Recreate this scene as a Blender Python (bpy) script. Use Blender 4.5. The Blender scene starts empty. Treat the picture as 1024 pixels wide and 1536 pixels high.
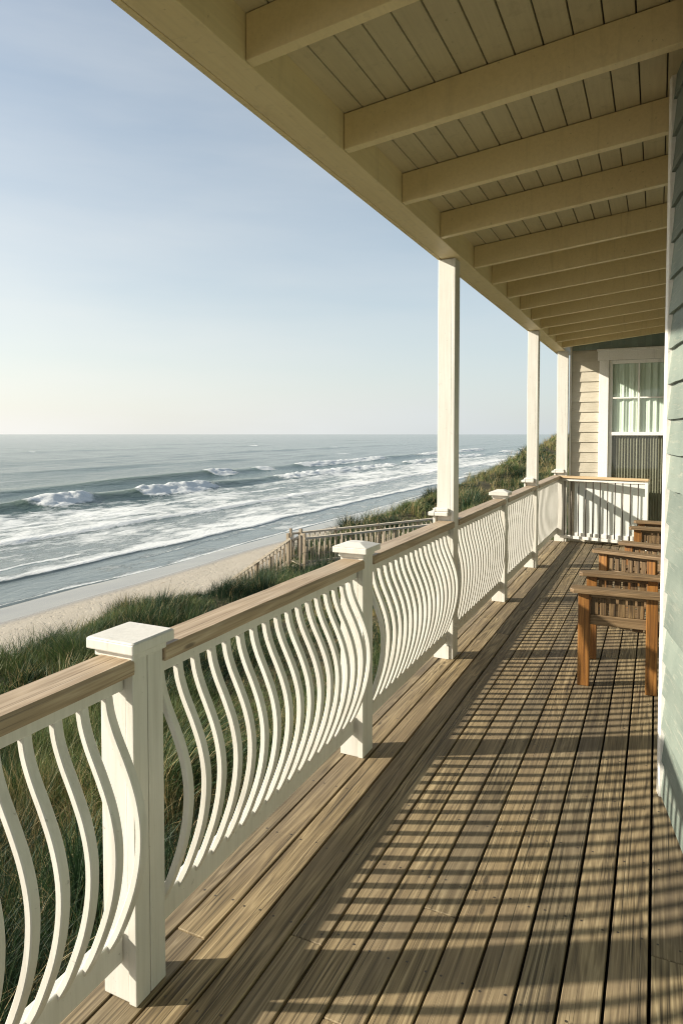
import bpy, math, random
import numpy as np
from mathutils import Vector, Matrix

random.seed(7)
RNG = np.random.default_rng(11)
SC = bpy.context.scene
COL = SC.collection
SUN_AZ = math.radians(29)          # the sun stands over the sea, a little behind the viewer
SUN_EL = math.radians(25.5)

# ------------------------------------------------------------------ materials
class NT:
    def __init__(s, name):
        s.m = bpy.data.materials.new(name); s.m.use_nodes = True
        s.t = s.m.node_tree; s.n = s.t.nodes; s.l = s.t.links
        s.b = s.n['Principled BSDF']
    def node(s, typ, **kw):
        n = s.n.new(typ)
        for k, v in kw.items():
            if k.startswith('i_'):
                n.inputs[int(k[2:]) if k[2:].isdigit() else k[2:].replace('_', ' ')].default_value = v
            else: setattr(n, k, v)
        return n
    def link(s, a, b): s.l.new(a, b)
    def math(s, op, a, b=None, clamp=False):
        n = s.node('ShaderNodeMath', operation=op, use_clamp=clamp)
        for i, v in enumerate((a, b)):
            if v is None: continue
            if isinstance(v, (int, float)): n.inputs[i].default_value = v
            else: s.link(v, n.inputs[i])
        return n.outputs[0]
    def ramp(s, fac, stops):
        n = s.node('ShaderNodeValToRGB')
        cr = n.color_ramp
        while len(cr.elements) < len(stops): cr.elements.new(0.5)
        for e, (p, c) in zip(cr.elements, stops):
            e.position = p; e.color = (*c, 1) if len(c) == 3 else c
        s.link(fac, n.inputs[0]); return n.outputs[0]
    def mix(s, fac, a, b, blend='MIX'):
        n = s.node('ShaderNodeMix', data_type='RGBA', blend_type=blend)
        for i, v in ((0, fac), (6, a), (7, b)):
            if isinstance(v, (int, float)): n.inputs[i].default_value = v
            elif isinstance(v, tuple): n.inputs[i].default_value = (*v, 1)
            else: s.link(v, n.inputs[i])
        return n.outputs[2]
    def noise(s, vec, scale, detail=4, rough=.55, dist=0.0):
        n = s.node('ShaderNodeTexNoise'); n.inputs['Scale'].default_value = scale
        n.inputs['Detail'].default_value = detail; n.inputs['Roughness'].default_value = rough
        n.inputs['Distortion'].default_value = dist
        if vec is not None: s.link(vec, n.inputs['Vector'])
        return n.outputs[0]
    def coords(s, scale=(1, 1, 1), rnd=True, attr=None):
        """object coordinates, moved by a random amount per object and per board"""
        tc = s.node('ShaderNodeTexCoord'); mp = s.node('ShaderNodeMapping')
        v = tc.outputs['Object']
        if rnd:
            oi = s.node('ShaderNodeObjectInfo')
            c = s.node('ShaderNodeCombineXYZ')
            r = s.math('MULTIPLY', oi.outputs['Random'], 37.0)
            if attr is not None: r = s.math('ADD', r, s.math('MULTIPLY', attr, 53.0))
            for k in range(3): s.link(r, c.inputs[k])
            va = s.node('ShaderNodeVectorMath', operation='ADD')
            s.link(v, va.inputs[0]); s.link(c.outputs[0], va.inputs[1]); v = va.outputs[0]
        s.link(v, mp.inputs[0]); mp.inputs['Scale'].default_value = scale
        return mp.outputs[0]
    def attr(s, name):
        n = s.node('ShaderNodeAttribute'); n.attribute_name = name; return n.outputs['Fac']
    def base(s, c): s.link(c, s.b.inputs['Base Color'])
    def rough(s, v):
        if isinstance(v, (int, float)): s.b.inputs['Roughness'].default_value = v
        else: s.link(v, s.b.inputs['Roughness'])
    def bump(s, h, strength=.3, dist=.002):
        n = s.node('ShaderNodeBump'); n.inputs['Strength'].default_value = strength
        n.inputs['Distance'].default_value = dist
        s.link(h, n.inputs['Height']); s.link(n.outputs[0], s.b.inputs['Normal'])

def paint(name, col, dirt, rough=.42, grain=(6, 6, 6), amt=.5):
    t = NT(name)
    v = t.coords((1, 1, 1)); g = t.coords(grain)
    big = t.noise(v, 2.2, 5, .6)
    fine = t.noise(g, 9, 5, .65)
    f = t.math('MULTIPLY', t.ramp(big, [(.42, (0, 0, 0)), (.75, (1, 1, 1))]), amt)
    c = t.mix(f, col, dirt)
    brush = t.noise(t.coords((70, 70, 3) if grain[2] < grain[0] else (60, 3, 60)), 1.0, 4, .6, .4)
    c = t.mix(t.math('MULTIPLY', t.ramp(brush, [(.4, (0, 0, 0)), (.75, (1, 1, 1))]), .30), c, tuple(x * .80 for x in dirt))
    sp = t.ramp(t.noise(v, 38, 4, .75), [(.655, (0, 0, 0)), (.70, (1, 1, 1))])
    c = t.mix(t.math('MULTIPLY', sp, .45), c, tuple(x * .45 for x in dirt))
    st_ = t.ramp(t.noise(t.coords((16, 16, 1.2)), 1.0, 4, .65, .5), [(.56, (0, 0, 0)), (.72, (1, 1, 1))])
    c = t.mix(t.math('MULTIPLY', st_, .35), c, tuple(x * .72 for x in dirt))
    t.base(c); t.rough(t.ramp(fine, [(.3, (rough - .08,) * 3), (.7, (rough + .12,) * 3)]))
    t.bump(t.math('ADD', fine, brush), .35, .0015)
    return t.m

def wood(name, ramp, along='Y', rough=.62, bump=.4, board=False, streak=70, weather=None, bd=.002):
    t = NT(name)
    a = t.attr('rnd') if board else None
    sc = {'Y': (streak, 1.6, streak), 'Z': (streak, streak, 1.6), 'X': (1.6, streak, streak)}[along]
    sc2 = {'Y': (13, .7, 13), 'Z': (13, 13, .7), 'X': (.7, 13, 13)}[along]
    v = t.coords(sc, attr=a); v2 = t.coords(sc2, attr=a); v0 = t.coords((1, 1, 1), attr=a)
    fine = t.noise(v, 1.0, 6, .6, .35)
    rings = t.noise(v2, 1.0, 3, .5, 1.1)
    saw = t.math('FRACT', t.math('MULTIPLY', rings, 7.0))
    saw = t.math('POWER', t.math('ABSOLUTE', t.math('SUBTRACT', t.math('MULTIPLY', saw, 2.0), 1.0)), 1.6)
    g = t.math('ADD', t.math('MULTIPLY', fine, .80), t.math('MULTIPLY', saw, .20))
    c = t.ramp(g, ramp)
    big = t.noise(v0, 1.3, 4, .6)
    if weather: c = t.mix(t.math('MULTIPLY', t.ramp(big, [(.40, (0, 0, 0)), (.68, (1, 1, 1))]), .75), c, weather)
    if board:
        k = t.ramp(a, [(0, (.70, .70, .72)), (.5, (1, .98, .95)), (1, (1.22, 1.15, 1.05))])
        c = t.mix(1.0, c, k, 'MULTIPLY')
    # dark checks running with the grain
    ck = t.ramp(t.noise(t.coords({'Y': (130, .8, 130), 'Z': (130, 130, 1.2), 'X': (1.2, 130, 130)}[along], attr=a), 1.0, 2, .4),
                [(.29, (1, 1, 1)), (.36, (0, 0, 0))])
    c = t.mix(t.math('MULTIPLY', ck, .7), c, tuple(x * .35 for x in ramp[0][1]))
    # knots
    vo = t.node('ShaderNodeTexVoronoi'); vo.inputs['Scale'].default_value = 1.0
    t.link(t.coords({'Y': (6, 1.6, 6), 'Z': (6, 6, 1.6), 'X': (1.6, 6, 6)}[along], attr=a), vo.inputs['Vector'])
    kn = t.ramp(vo.outputs['Distance'], [(.035, (1, 1, 1)), (.06, (0, 0, 0))])
    c = t.mix(t.math('MULTIPLY', kn, .75), c, tuple(x * .4 for x in ramp[0][1]))
    t.base(c); t.rough(t.ramp(fine, [(.3, (rough + .1,) * 3), (.7, (rough - .08,) * 3)]))
    hgt = t.math('SUBTRACT', g, t.math('MULTIPLY', ck, .8))
    t.bump(hgt, bump, bd)
    return t.m

M = {}
M['white'] = paint('white_paint', (.68, .66, .605), (.56, .535, .465), .40, (5, 5, 1.2), .45)
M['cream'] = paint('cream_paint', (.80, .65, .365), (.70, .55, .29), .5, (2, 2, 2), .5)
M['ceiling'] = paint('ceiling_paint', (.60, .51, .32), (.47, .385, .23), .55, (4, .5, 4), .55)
M['trim'] = paint('window_trim_paint', (.86, .84, .80), (.74, .71, .64), .4)
M['panel'] = paint('panel_paint', (.74, .76, .72), (.64, .68, .63), .45)
M['deck'] = wood('weathered_deck_wood', [(.29, (.048, .036, .020)), (.43, (.185, .141, .078)), (.57, (.312, .245, .142)), (.75, (.47, .385, .245))],
                 'Y', .68, .6, True, 120, (.165, .128, .085), .0028)
M['rail'] = wood('handrail_wood', [(.25, (.21, .145, .085)), (.5, (.40, .30, .195)), (.8, (.56, .45, .32))], 'Y', .5, .35, False, 60, (.40, .32, .225))
M['railx'] = wood('end_handrail_wood', [(.25, (.30, .20, .10)), (.5, (.48, .34, .19)), (.8, (.60, .45, .28))], 'X', .5, .35, False, 60)
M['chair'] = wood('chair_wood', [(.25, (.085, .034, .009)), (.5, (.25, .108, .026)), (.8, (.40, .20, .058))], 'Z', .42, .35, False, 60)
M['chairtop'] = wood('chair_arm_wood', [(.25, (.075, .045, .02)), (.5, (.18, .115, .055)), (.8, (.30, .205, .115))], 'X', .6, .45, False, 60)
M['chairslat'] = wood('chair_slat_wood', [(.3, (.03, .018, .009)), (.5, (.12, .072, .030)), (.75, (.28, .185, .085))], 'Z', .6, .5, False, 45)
M['old'] = wood('grey_walkway_wood', [(.25, (.17, .125, .08)), (.5, (.34, .27, .185)), (.8, (.48, .40, .29))], 'Z', .75, .3, False, 40)
M['oldx'] = wood('grey_walkway_board', [(.25, (.30, .25, .18)), (.5, (.52, .45, .35)), (.8, (.66, .58, .47))], 'X', .75, .3, False, 40)

def siding_mat(name, c1, c2, chip, chipamt, tint):
    t = NT(name); a = t.attr('rnd')
    g = t.coords((3, 3, 30), attr=a); v = t.coords((1, 1, 1), attr=a); h = t.coords((2.5, 2.5, 60), attr=a)
    big = t.noise(v, 3.2, 5, .6)
    c = t.mix(t.ramp(big, [(.35, (0, 0, 0)), (.65, (1, 1, 1))]), c1, c2)
    ch = t.ramp(t.noise(g, 2.0, 6, .7, .6), [(.54, (0, 0, 0)), (.66, (1, 1, 1))])
    c = t.mix(t.math('MULTIPLY', ch, chipamt), c, chip)
    k = t.ramp(a, [(0, (1 - tint,) * 3), (1, (1 + tint,) * 3)])
    c = t.mix(1.0, c, k, 'MULTIPLY')
    fine = t.noise(h, 1.0, 5, .65, .5)
    t.base(c); t.rough(.62); t.bump(t.math('ADD', fine, t.math('MULTIPLY', ch, -.5)), .55, .003)
    return t.m
M['green'] = siding_mat('green_siding', (.14, .175, .15), (.205, .24, .205), (.31, .32, .265), .6, .16)
M['beige'] = siding_mat('beige_siding', (.47, .43, .34), (.58, .53, .43), (.36, .31, .235), .5, .14)
M['board_green'] = siding_mat('dark_green_board', (.20, .26, .225), (.26, .32, .28), (.32, .36, .31), .4, .12)

def simple(name, col, rough=.5, metal=0.0):
    t = NT(name)
    n = t.noise(t.coords((1, 1, 1)), 14, 4, .6)
    t.base(t.mix(t.ramp(n, [(.3, (0, 0, 0)), (.7, (1, 1, 1))]), tuple(x * .82 for x in col), tuple(min(1, x * 1.12) for x in col)))
    t.rough(rough); t.b.inputs['Metallic'].default_value = metal
    return t.m
M['black'] = simple('black_rubber', (.02, .02, .02), .5)
M['steel'] = simple('dark_steel', (.10, .085, .07), .45, .6)
M['under'] = simple('under_deck_timber', (.045, .035, .025), .8)
M['room'] = simple('dim_room_wall', (.16, .17, .15), .9)
M['roofing'] = simple('grey_roof_shingle', (.14, .13, .12), .9)

def curtain_mat(name, a, b, sc):
    t = NT(name)
    v = t.coords((sc, sc, .25)); n = t.noise(v, 1.0, 4, .6)
    t.base(t.mix(t.ramp(n, [(.35, (0, 0, 0)), (.65, (1, 1, 1))]), a, b)); t.rough(.9)
    t.b.inputs['Sheen Weight'].default_value = .1
    return t.m
M['curtain'] = curtain_mat('pale_curtain_cloth', (.70, .76, .69), (.86, .88, .82), 9)
M['blind'] = curtain_mat('grey_blind_cloth', (.15, .13, .095), (.29, .26, .205), 28)

def glass_mat():
    t = NT('window_glass')
    t.n.remove(t.b)
    tr = t.node('ShaderNodeBsdfTransparent'); tr.inputs[0].default_value = (.93, .96, .94, 1)
    gl = t.node('ShaderNodeBsdfGlossy'); gl.inputs['Roughness'].default_value = .02
    ge = t.node('ShaderNodeNewGeometry'); dp = t.node('ShaderNodeVectorMath', operation='DOT_PRODUCT')
    t.link(ge.outputs['Incoming'], dp.inputs[0]); t.link(ge.outputs['Normal'], dp.inputs[1])
    fr = t.math('POWER', t.math('SUBTRACT', 1.0, t.math('ABSOLUTE', dp.outputs['Value'])), 5.0)
    mx = t.node('ShaderNodeMixShader')
    t.link(t.math('ADD', t.math('MULTIPLY', fr, .9), .04), mx.inputs[0])
    t.link(tr.outputs[0], mx.inputs[1]); t.link(gl.outputs[0], mx.inputs[2])
    t.link(mx.outputs[0], t.n['Material Output'].inputs[0])
    return t.m
M['glass'] = glass_mat()

# ------------------------------------------------------------------ mesh tools
class MB:
    def __init__(s): s.v = []; s.f = []; s.r = []; s.mi = []
    def add(s, vs, fs, r=None, mi=0):
        o = len(s.v); s.v += [tuple(p) for p in vs]
        r = random.random() if r is None else r
        for f in fs: s.f.append(tuple(o + i for i in f)); s.r.append(r); s.mi.append(mi)
    def box(s, x0, x1, y0, y1, z0, z1, r=None, mat=None, mi=0):
        vs = [Vector(p) for p in ((x0, y0, z0), (x1, y0, z0), (x1, y1, z0), (x0, y1, z0), (x0, y0, z1), (x1, y0, z1), (x1, y1, z1), (x0, y1, z1))]
        if mat is not None: vs = [mat @ p for p in vs]
        s.add(vs, [(0, 3, 2, 1), (4, 5, 6, 7), (0, 1, 5, 4), (1, 2, 6, 5), (2, 3, 7, 6), (3, 0, 4, 7)], r, mi)
    def beam(s, a, b, w, h, r=None, up=(0, 0, 1)):
        """a bar of width w and height h from a to b"""
        a = Vector(a); b = Vector(b); d = b - a; L = d.length; d.normalize()
        side = d.cross(Vector(up)).normalized(); u = side.cross(d)
        m = Matrix((( side.x, d.x, u.x, a.x), (side.y, d.y, u.y, a.y), (side.z, d.z, u.z, a.z), (0, 0, 0, 1)))
        s.box(-w / 2, w / 2, 0, L, -h / 2, h / 2, r, m)
    def sweep(s, pts, prof, frame_y=(0, 1, 0), r=None):
        """profile (a,b) swept along pts lying in a plane with normal frame_y"""
        fy = Vector(frame_y); n = len(prof); vs = []
        P = [Vector(p) for p in pts]
        for i, p in enumerate(P):
            d = (P[min(i + 1, len(P) - 1)] - P[max(i - 1, 0)]).normalized()
            nx = fy.cross(d).normalized()
            for a, b in prof: vs.append(p + nx * a + fy * b)
        fs = [tuple(reversed(range(n)))]
        for i in range(len(P) - 1):
            for k in range(n):
                fs.append((i * n + k, i * n + (k + 1) % n, (i + 1) * n + (k + 1) % n, (i + 1) * n + k))
        fs.append(tuple((len(P) - 1) * n + k for k in range(n)))
        s.add(vs, fs, r)
    def tube(s, pts, rad, seg=8, r=None):
        P = [Vector(p) for p in pts]; vs = []
        for i, p in enumerate(P):
            d = (P[min(i + 1, len(P) - 1)] - P[max(i - 1, 0)]).normalized()
            a = d.orthogonal().normalized() if i == 0 else (a - d * a.dot(d)).normalized()
            b = d.cross(a)
            for k in range(seg):
                t = 2 * math.pi * k / seg; vs.append(p + (a * math.cos(t) + b * math.sin(t)) * rad)
        fs = [tuple(reversed(range(seg)))]
        for i in range(len(P) - 1):
            for k in range(seg): fs.append((i * seg + k, i * seg + (k + 1) % seg, (i + 1) * seg + (k + 1) % seg, (i + 1) * seg + k))
        fs.append(tuple((len(P) - 1) * seg + k for k in range(seg)))
        s.add(vs, fs, r)
    def mesh(s, name, mats, smooth=False):
        me = bpy.data.meshes.new(name); me.from_pydata(s.v, [], s.f); me.update()
        at = me.attributes.new('rnd', 'FLOAT', 'FACE'); at.data.foreach_set('value', s.r)
        if any(s.mi): me.polygons.foreach_set('material_index', s.mi)
        for m in (mats if isinstance(mats, (list, tuple)) else [mats]): me.materials.append(m)
        if smooth: me.polygons.foreach_set('use_smooth', [True] * len(me.polygons))
        return me
    def build(s, name, mat, parent=None, bevel=0, smooth=False, seg=2):
        o = bpy.data.objects.new(name, s.mesh(name, mat, smooth)); COL.objects.link(o)
        if parent: o.parent = parent
        if bevel:
            b = o.modifiers.new('edge', 'BEVEL'); b.width = bevel; b.segments = seg; b.limit_method = 'ANGLE'
            b.angle_limit = math.radians(40)
        return o

def tag(o, label=None, cat=None, group=None, kind=None):
    if label: o['label'] = label
    if cat: o['category'] = cat
    if group: o['group'] = group
    if kind: o['kind'] = kind
    return o
def thing(name, label, cat, loc=(0, 0, 0), rz=0, group=None):
    o = bpy.data.objects.new(name, None); COL.objects.link(o); o.empty_display_size = .2
    o.location = loc; o.rotation_euler = (0, 0, rz)
    return tag(o, label, cat, group)
def link_mesh(name, me, parent, loc=(0, 0, 0), bevel=0):
    o = bpy.data.objects.new(name, me); COL.objects.link(o); o.parent = parent; o.location = loc
    if bevel:
        b = o.modifiers.new('edge', 'BEVEL'); b.width = bevel; b.segments = 2; b.limit_method = 'ANGLE'; b.angle_limit = math.radians(40)
    return o

# value noise for heightfields
def vn(x, y, seed=0):
    xi = np.floor(x).astype(np.int64); yi = np.floor(y).astype(np.int64); fx = x - xi; fy = y - yi
    fx = fx * fx * (3 - 2 * fx); fy = fy * fy * (3 - 2 * fy)
    def h(i, j):
        n = (i * 374761393 + j * 668265263 + seed * 1442695041) & 0xffffffff
        n = ((n ^ (n >> 13)) * 1274126177) & 0xffffffff
        return ((n ^ (n >> 16)) & 0xffff) / 65535.0
    return (h(xi, yi) * (1 - fx) + h(xi + 1, yi) * fx) * (1 - fy) + (h(xi, yi + 1) * (1 - fx) + h(xi + 1, yi + 1) * fx) * fy
def fbm(x, y, o=4, seed=0):
    t = 0; a = .5; s = 0
    for k in range(o):
        t = t + a * vn(x * 2 ** k, y * 2 ** k, seed + k); s += a; a *= .5
    return t / s
def sst(a, b, x):
    t = np.clip((x - a) / (b - a), 0, 1); return t * t * (3 - 2 * t)

def grid_mesh(name, X, Y, Z, mat, attrs=None, keep=None):
    ny, nx = X.shape
    me = bpy.data.meshes.new(name)
    idx = np.arange(nx * ny).reshape(ny, nx)
    q = np.stack([idx[:-1, :-1], idx[:-1, 1:], idx[1:, 1:], idx[1:, :-1]], -1).reshape(-1, 4)
    co = np.stack([X, Y, Z], -1).reshape(-1, 3)
    fill_mesh(me, co, q, True)
    for k, a in (attrs or {}).items():
        at = me.attributes.new(k, 'FLOAT', 'POINT'); at.data.foreach_set('value', a.reshape(-1).astype(np.float32))
    me.materials.append(mat)
    o = bpy.data.objects.new(name, me); COL.objects.link(o); return o
def fill_mesh(me, co, q, smooth):
    me.vertices.add(len(co)); me.vertices.foreach_set('co', co.astype(np.float32).reshape(-1))
    k = q.shape[1]
    me.loops.add(q.size); me.loops.foreach_set('vertex_index', q.astype(np.int32).reshape(-1))
    me.polygons.add(len(q)); me.polygons.foreach_set('loop_start', (np.arange(len(q)) * k).astype(np.int32))
    me.polygons.foreach_set('use_smooth', np.full(len(q), smooth))
    me.update(calc_edges=True); me.validate()

# ------------------------------------------------------------------ terrain, sea, grass
SEA = -6.4
def shoulder(y): return -12.0 + 1.1 * (fbm(y * .11, y * 0 + 3.3, 3, 5) - .5) * 2 - 1.2 * sst(40, 120, y)
def crest(y):
    return np.interp(y, [-60, 0, 12, 22, 30, 45, 70, 110, 160, 400], [-2.9, -2.9, -2.88, -3.12, -2.6, -1.9, -.9, 1.0, 2.2, 2.6])
def terrain(x, y):
    sh = shoulder(y); d = x - sh
    c = crest(y) + .55 * (fbm(x * .22, y * .22, 4, 9) - .5) * sst(-4, 1, d) * (1 + sst(30, 80, y) * 2.2)
    inland = c + sst(1, 9, d) * np.interp(y, [-60, 14, 30, 60, 120, 200], [.75, .75, .6, .9, 2.2, 3.0]) - .35 * sst(.5, 3, d) * sst(9, 4, d)
    foot = -5.75
    f = sst(-5.2 - sst(40, 110, y) * 3, .4, d)
    beach = np.interp(x, [-60, -30, -27, -17, -10, 50], [-8.2, -6.72, -6.4, -5.75, -5.6, -5.6]) + .05 * (fbm(x * .5, y * .35, 3, 2) - .5)
    z = beach * (1 - f) + inland * f
    return z - .75 * np.exp(-((x + 13.6) / 2.2) ** 2 - ((y - 19.2) / 3.2) ** 2) * sst(0, .3, f)

def axis(segs):
    out = []
    for a, b, n in segs: out += list(np.linspace(a, b, n, endpoint=False))
    out.append(segs[-1][1]); return np.array(out)
tx = axis([(-60, -30, 12), (-30, -20, 30), (-20, -8, 80), (-8, 4, 40), (4, 60, 20), (60, 900, 16)])
ty = axis([(-60, 0, 30), (0, 40, 120), (40, 120, 110), (120, 300, 70), (300, 2500, 40)])
TX, TY = np.meshgrid(tx, ty)
TZ = terrain(TX, TY)
dsh = TX - shoulder(TY)
veg = sst(-3.0, -1.2, dsh + 1.6 * (fbm(TX * .5, TY * .5, 3, 21) - .5))
t = NT('beach_sand')
v = t.coords((1, 1, 1), False)
n1 = t.noise(v, .8, 6, .6); n2 = t.noise(v, 9, 5, .65); n3 = t.noise(v, 60, 3, .7)
sand = t.mix(n1, (.35, .31, .245), (.44, .395, .325))
sand = t.mix(t.math('MULTIPLY', t.ramp(n3, [(.5, (0, 0, 0)), (.75, (1, 1, 1))]), .3), sand, (.30, .23, .15))
wet = t.attr('wet'); veg_a = t.attr('veg')
wr = t.noise(t.coords((1.1, .22, 1), False), 3.2, 6, .7, .6)
pit = t.ramp(t.noise(v, 3.1, 3, .6), [(.36, (1, 1, 1)), (.46, (0, 0, 0))])
sand = t.mix(t.math('MULTIPLY', t.ramp(wr, [(.62, (0, 0, 0)), (.70, (1, 1, 1))]), .5), sand, (.17, .13, .085))
sand = t.mix(wet, sand, (.21, .185, .15))
soil = t.mix(t.ramp(n2, [(.35, (0, 0, 0)), (.68, (1, 1, 1))]), (.035, .036, .016), (.105, .082, .042))
t.base(t.mix(veg_a, sand, soil))
t.rough(t.math('SUBTRACT', .92, t.math('MULTIPLY', wet, .84)))
t.link(t.math('ADD', .25, t.math('MULTIPLY', wet, .6)), t.b.inputs['Specular IOR Level'])
t.bump(t.math('MULTIPLY', t.math('ADD', t.math('SUBTRACT', n2, t.math('MULTIPLY', pit, .9)), t.math('MULTIPLY', n3, .4)), t.math('SUBTRACT', 1.0, wet, True)), .6, .05)
wl = 1.1 * (fbm(TY * .07, TY * 0 + .7, 3, 33) - .5) * 2
WET = sst(-23.9, -25.2, TX + wl)
ground = grid_mesh('beach_ground', TX, TY, TZ, t.m, {'wet': WET, 'veg': veg})
tag(ground, 'pale sandy beach and dune ground running along the sea', kind='structure')

# --- the sea
sx = -axis([(22, 36, 110), (36, 95, 250), (95, 180, 120), (180, 600, 70), (600, 3000, 40), (3000, 14000, 16)])
sy = axis([(-300, -20, 20), (-20, 20, 50), (20, 110, 220), (110, 260, 170), (260, 800, 90), (800, 3000, 40), (3000, 14000, 16)])
SX, SY = np.meshgrid(sx, sy)
def mnd(y, amp, f, seed): return amp * 2 * (fbm(y * f, y * 0 + seed * 1.7, 4, seed) - .5)
near = sst(900, 200, -SX)
Z = SEA + .10 * np.sin(SX * .55 + .12 * SY + 3 * fbm(SX * .02, SY * .02, 2, 3)) * sst(-34, -60, SX) * near
Z = Z + .30 * (fbm(SX * .10, SY * .045, 4, 14) - .5) * sst(-36, -60, SX)
Z = Z + .25 * (fbm(SX * .035, SY * .012, 3, 15) - .5) * sst(-80, -130, SX)
foam = np.zeros_like(SX)
def crest_wave(xc, h, back, front, skew=0.0):
    d = SX - xc                                  # + is shoreward
    return h * np.where(d < 0, np.exp(-(d / back) ** 2), np.exp(-(np.abs(d) / front) ** 2.2))
def band(y, a, b, s): return sst(a - s, a + s, y) * sst(b + s, b - s, y)
# breaker line
xa = -60.0 + mnd(SY, 1.6, .03, 41) - .004 * np.abs(SY - 60)
amp = .92 * (.55 + .45 * band(SY, 30, 95, 12)) * (1 - .55 * sst(95, 130, SY))
jag = SY + 3.0 * (fbm(SX * .5, SY * .35, 3, 52) - .5)
brk = np.clip(band(jag, 49.6, 57, 2.2) + band(jag, 65.5, 81, 3.0) + sst(92, 108, jag) * sst(.30, .46, fbm(SY * .05, SY * 0, 2, 51)), 0, 1)
Z = Z + crest_wave(xa, amp, 5.0, 1.7)
rough = fbm(SX * 1.3, SY * .9, 4, 61)
da = SX - xa
rag = 2.2 * (fbm(SX * .8, SY * .55, 4, 62) - .5)
fa = brk * sst(-1.4, -.1, da + rag * .5) * sst(4.6, 1.0, da + rag)
Z = Z + fa * (.75 * rough + .05)
foam = np.maximum(foam, fa * (.75 + .7 * rough))
# outer wave
xb = -79.0 + mnd(SY, 3.0, .016, 42)
ampb = .95 * (.4 + .6 * band(SY, 66, 118, 20) + .35 * band(SY, 120, 330, 12))
Z = Z + crest_wave(xb, ampb, 6.5, 2.2)
brb = np.clip(band(SY, 104, 112, 2) + band(SY, 121, 128, 2) * .8 + band(SY, 140, 196, 4) + band(SY, 230, 330, 20), 0, 1)
db = SX - xb
fb = brb * sst(-1.4, 0, db + rag * .5) * sst(5.0, 1.2, db + rag)
Z = Z + fb * .6 * rough; foam = np.maximum(foam, fb * (.7 + .7 * rough))
# faint far swell
for xc, h, seed in ((-118, .7, 43), (-165, .8, 44), (-240, .9, 45), (-330, 1.0, 46)):
    xd = xc + mnd(SY, 9, .008, seed); m = sst(.42, .62, fbm(SY * .009, SY * 0 + seed, 3, seed))
    Z = Z + crest_wave(xd, h * m * .55, 9, 3.6)
    cap = sst(.70, .76, fbm(SY * .035, SY * 0 + seed * .3, 2, seed + 9)) * m
    foam = np.maximum(foam, cap * sst(-1.5, 0, SX - xd) * sst(3, 1, SX - xd))
# broken water behind the bore
xo = -41.6 + mnd(SY, 1.5, .05, 47) + .6 * (fbm(SY * .45, SY * 0, 3, 71) - .5)
do = SX - xo
Z = Z + .24 * sst(.45, -.35, do) * np.exp(np.minimum(do, 0) / 9)
patch = fbm(SX * .16, SY * .05, 4, 81); fine = fbm(SX * 1.0, SY * .5, 4, 82)
inner = sst(.42, .05, do) * sst(.5, -2.5, xa + 1 - SX)
foam = np.maximum(foam, inner * np.clip(.45 + .60 * (patch - .42) + .30 * (fine - .5) + .26 * np.exp(np.minimum(do + .2, 0) / 2.2), 0, 1.1))
Z = Z + inner * .14 * (fine - .4)
# smaller bore
xp = -31.4 + mnd(SY, 1.5, .045, 48) + .7 * (fbm(SY * .33, SY * 0, 3, 72) - .5)
dp = SX - xp
Z = Z + .15 * sst(.22, -.15, dp) * np.exp(np.minimum(dp, 0) / 5)
mid = sst(.15, -.1, dp) * sst(-.1, .3, do)
lines = np.zeros_like(SX)
for xl, seed, st_ in ((-34.2, 101, .8), (-37.6, 102, .75), (-45.5, 103, .9), (-49.5, 104, .9), (-54, 105, .9), (-29.6, 106, .55)):
    dl = SX - (xl + mnd(SY, 1.7, .06, seed) + .7 * (fbm(SY * .4, SY * 0, 3, seed + 20) - .5))
    on = sst(.38, .55, fbm(SY * .05, SY * 0 + seed, 3, seed + 40))
    lines = np.maximum(lines, st_ * on * sst(.12, -.05, dl) * np.exp(np.minimum(dl + .05, 0) / .7))
    Z = Z + .05 * on * sst(.15, -.1, dl) * np.exp(np.minimum(dl, 0) / 1.5)
foam = np.maximum(foam, lines)
foam = np.maximum(foam, mid * np.clip(.41 + .60 * (patch - .45) + .30 * (fine - .5) + .34 * np.exp(np.minimum(dp + .1, 0) / .9), 0, 1.0))
# last thin sheet of swash, ends on the sand
xe = -27.4 + mnd(SY, 1.1, .06, 49)
de = SX - xe
sheet = sst(.1, -.1, de) * sst(0, .3, dp)
foam = np.maximum(foam, sheet * (.50 * np.exp(np.minimum(de + .05, 0) / .22) + .34 + .5 * (patch - .5) + .3 * (fine - .5)))
Z = Z + np.where(de > .1, -.25 * sst(.05, 1.0, de), 0.0) + .035 * sst(.15, -.05, de) - .02
shallow = sst(-64, -30, SX)
t = NT('sea_water')
v = t.coords((1, 1, 1), False)
fo = t.attr('foam'); shl = t.attr('shallow')
vs = t.coords((1.0, .45, 1.0), False)
f1 = t.noise(vs, 1.1, 8, .68, .4); f2 = t.noise(vs, 5.5, 5, .7)
fm = t.math('ADD', t.math('MULTIPLY', f1, .7), t.math('MULTIPLY', f2, .3))
mask = t.math('ADD', t.math('SUBTRACT', fo, 1.0), fm)
mask = t.ramp(t.math('ADD', t.math('MULTIPLY', mask, 2.4), .42), [(.22, (0, 0, 0)), (.74, (1, 1, 1))])
deep = t.mix(t.noise(v, .03, 4, .6), (.040, .075, .068), (.062, .102, .090))
wcol = t.mix(shl, deep, (.13, .155, .145))
wcol = t.mix(t.math('MULTIPLY', t.attr('lift'), .8), wcol, (.125, .165, .105))
lace = t.math('MULTIPLY', t.ramp(t.noise(vs, 2.4, 6, .75), [(.45, (0, 0, 0)), (.7, (1, 1, 1))]), .35)
c = t.mix(mask, wcol, (.66, .67, .65))
c = t.mix(t.math('MULTIPLY', mask, lace), c, (.42, .46, .46))
t.base(c)
t.rough(t.math('ADD', .12, t.math('MULTIPLY', mask, .65)))
t.b.inputs['IOR'].default_value = 1.33
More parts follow.
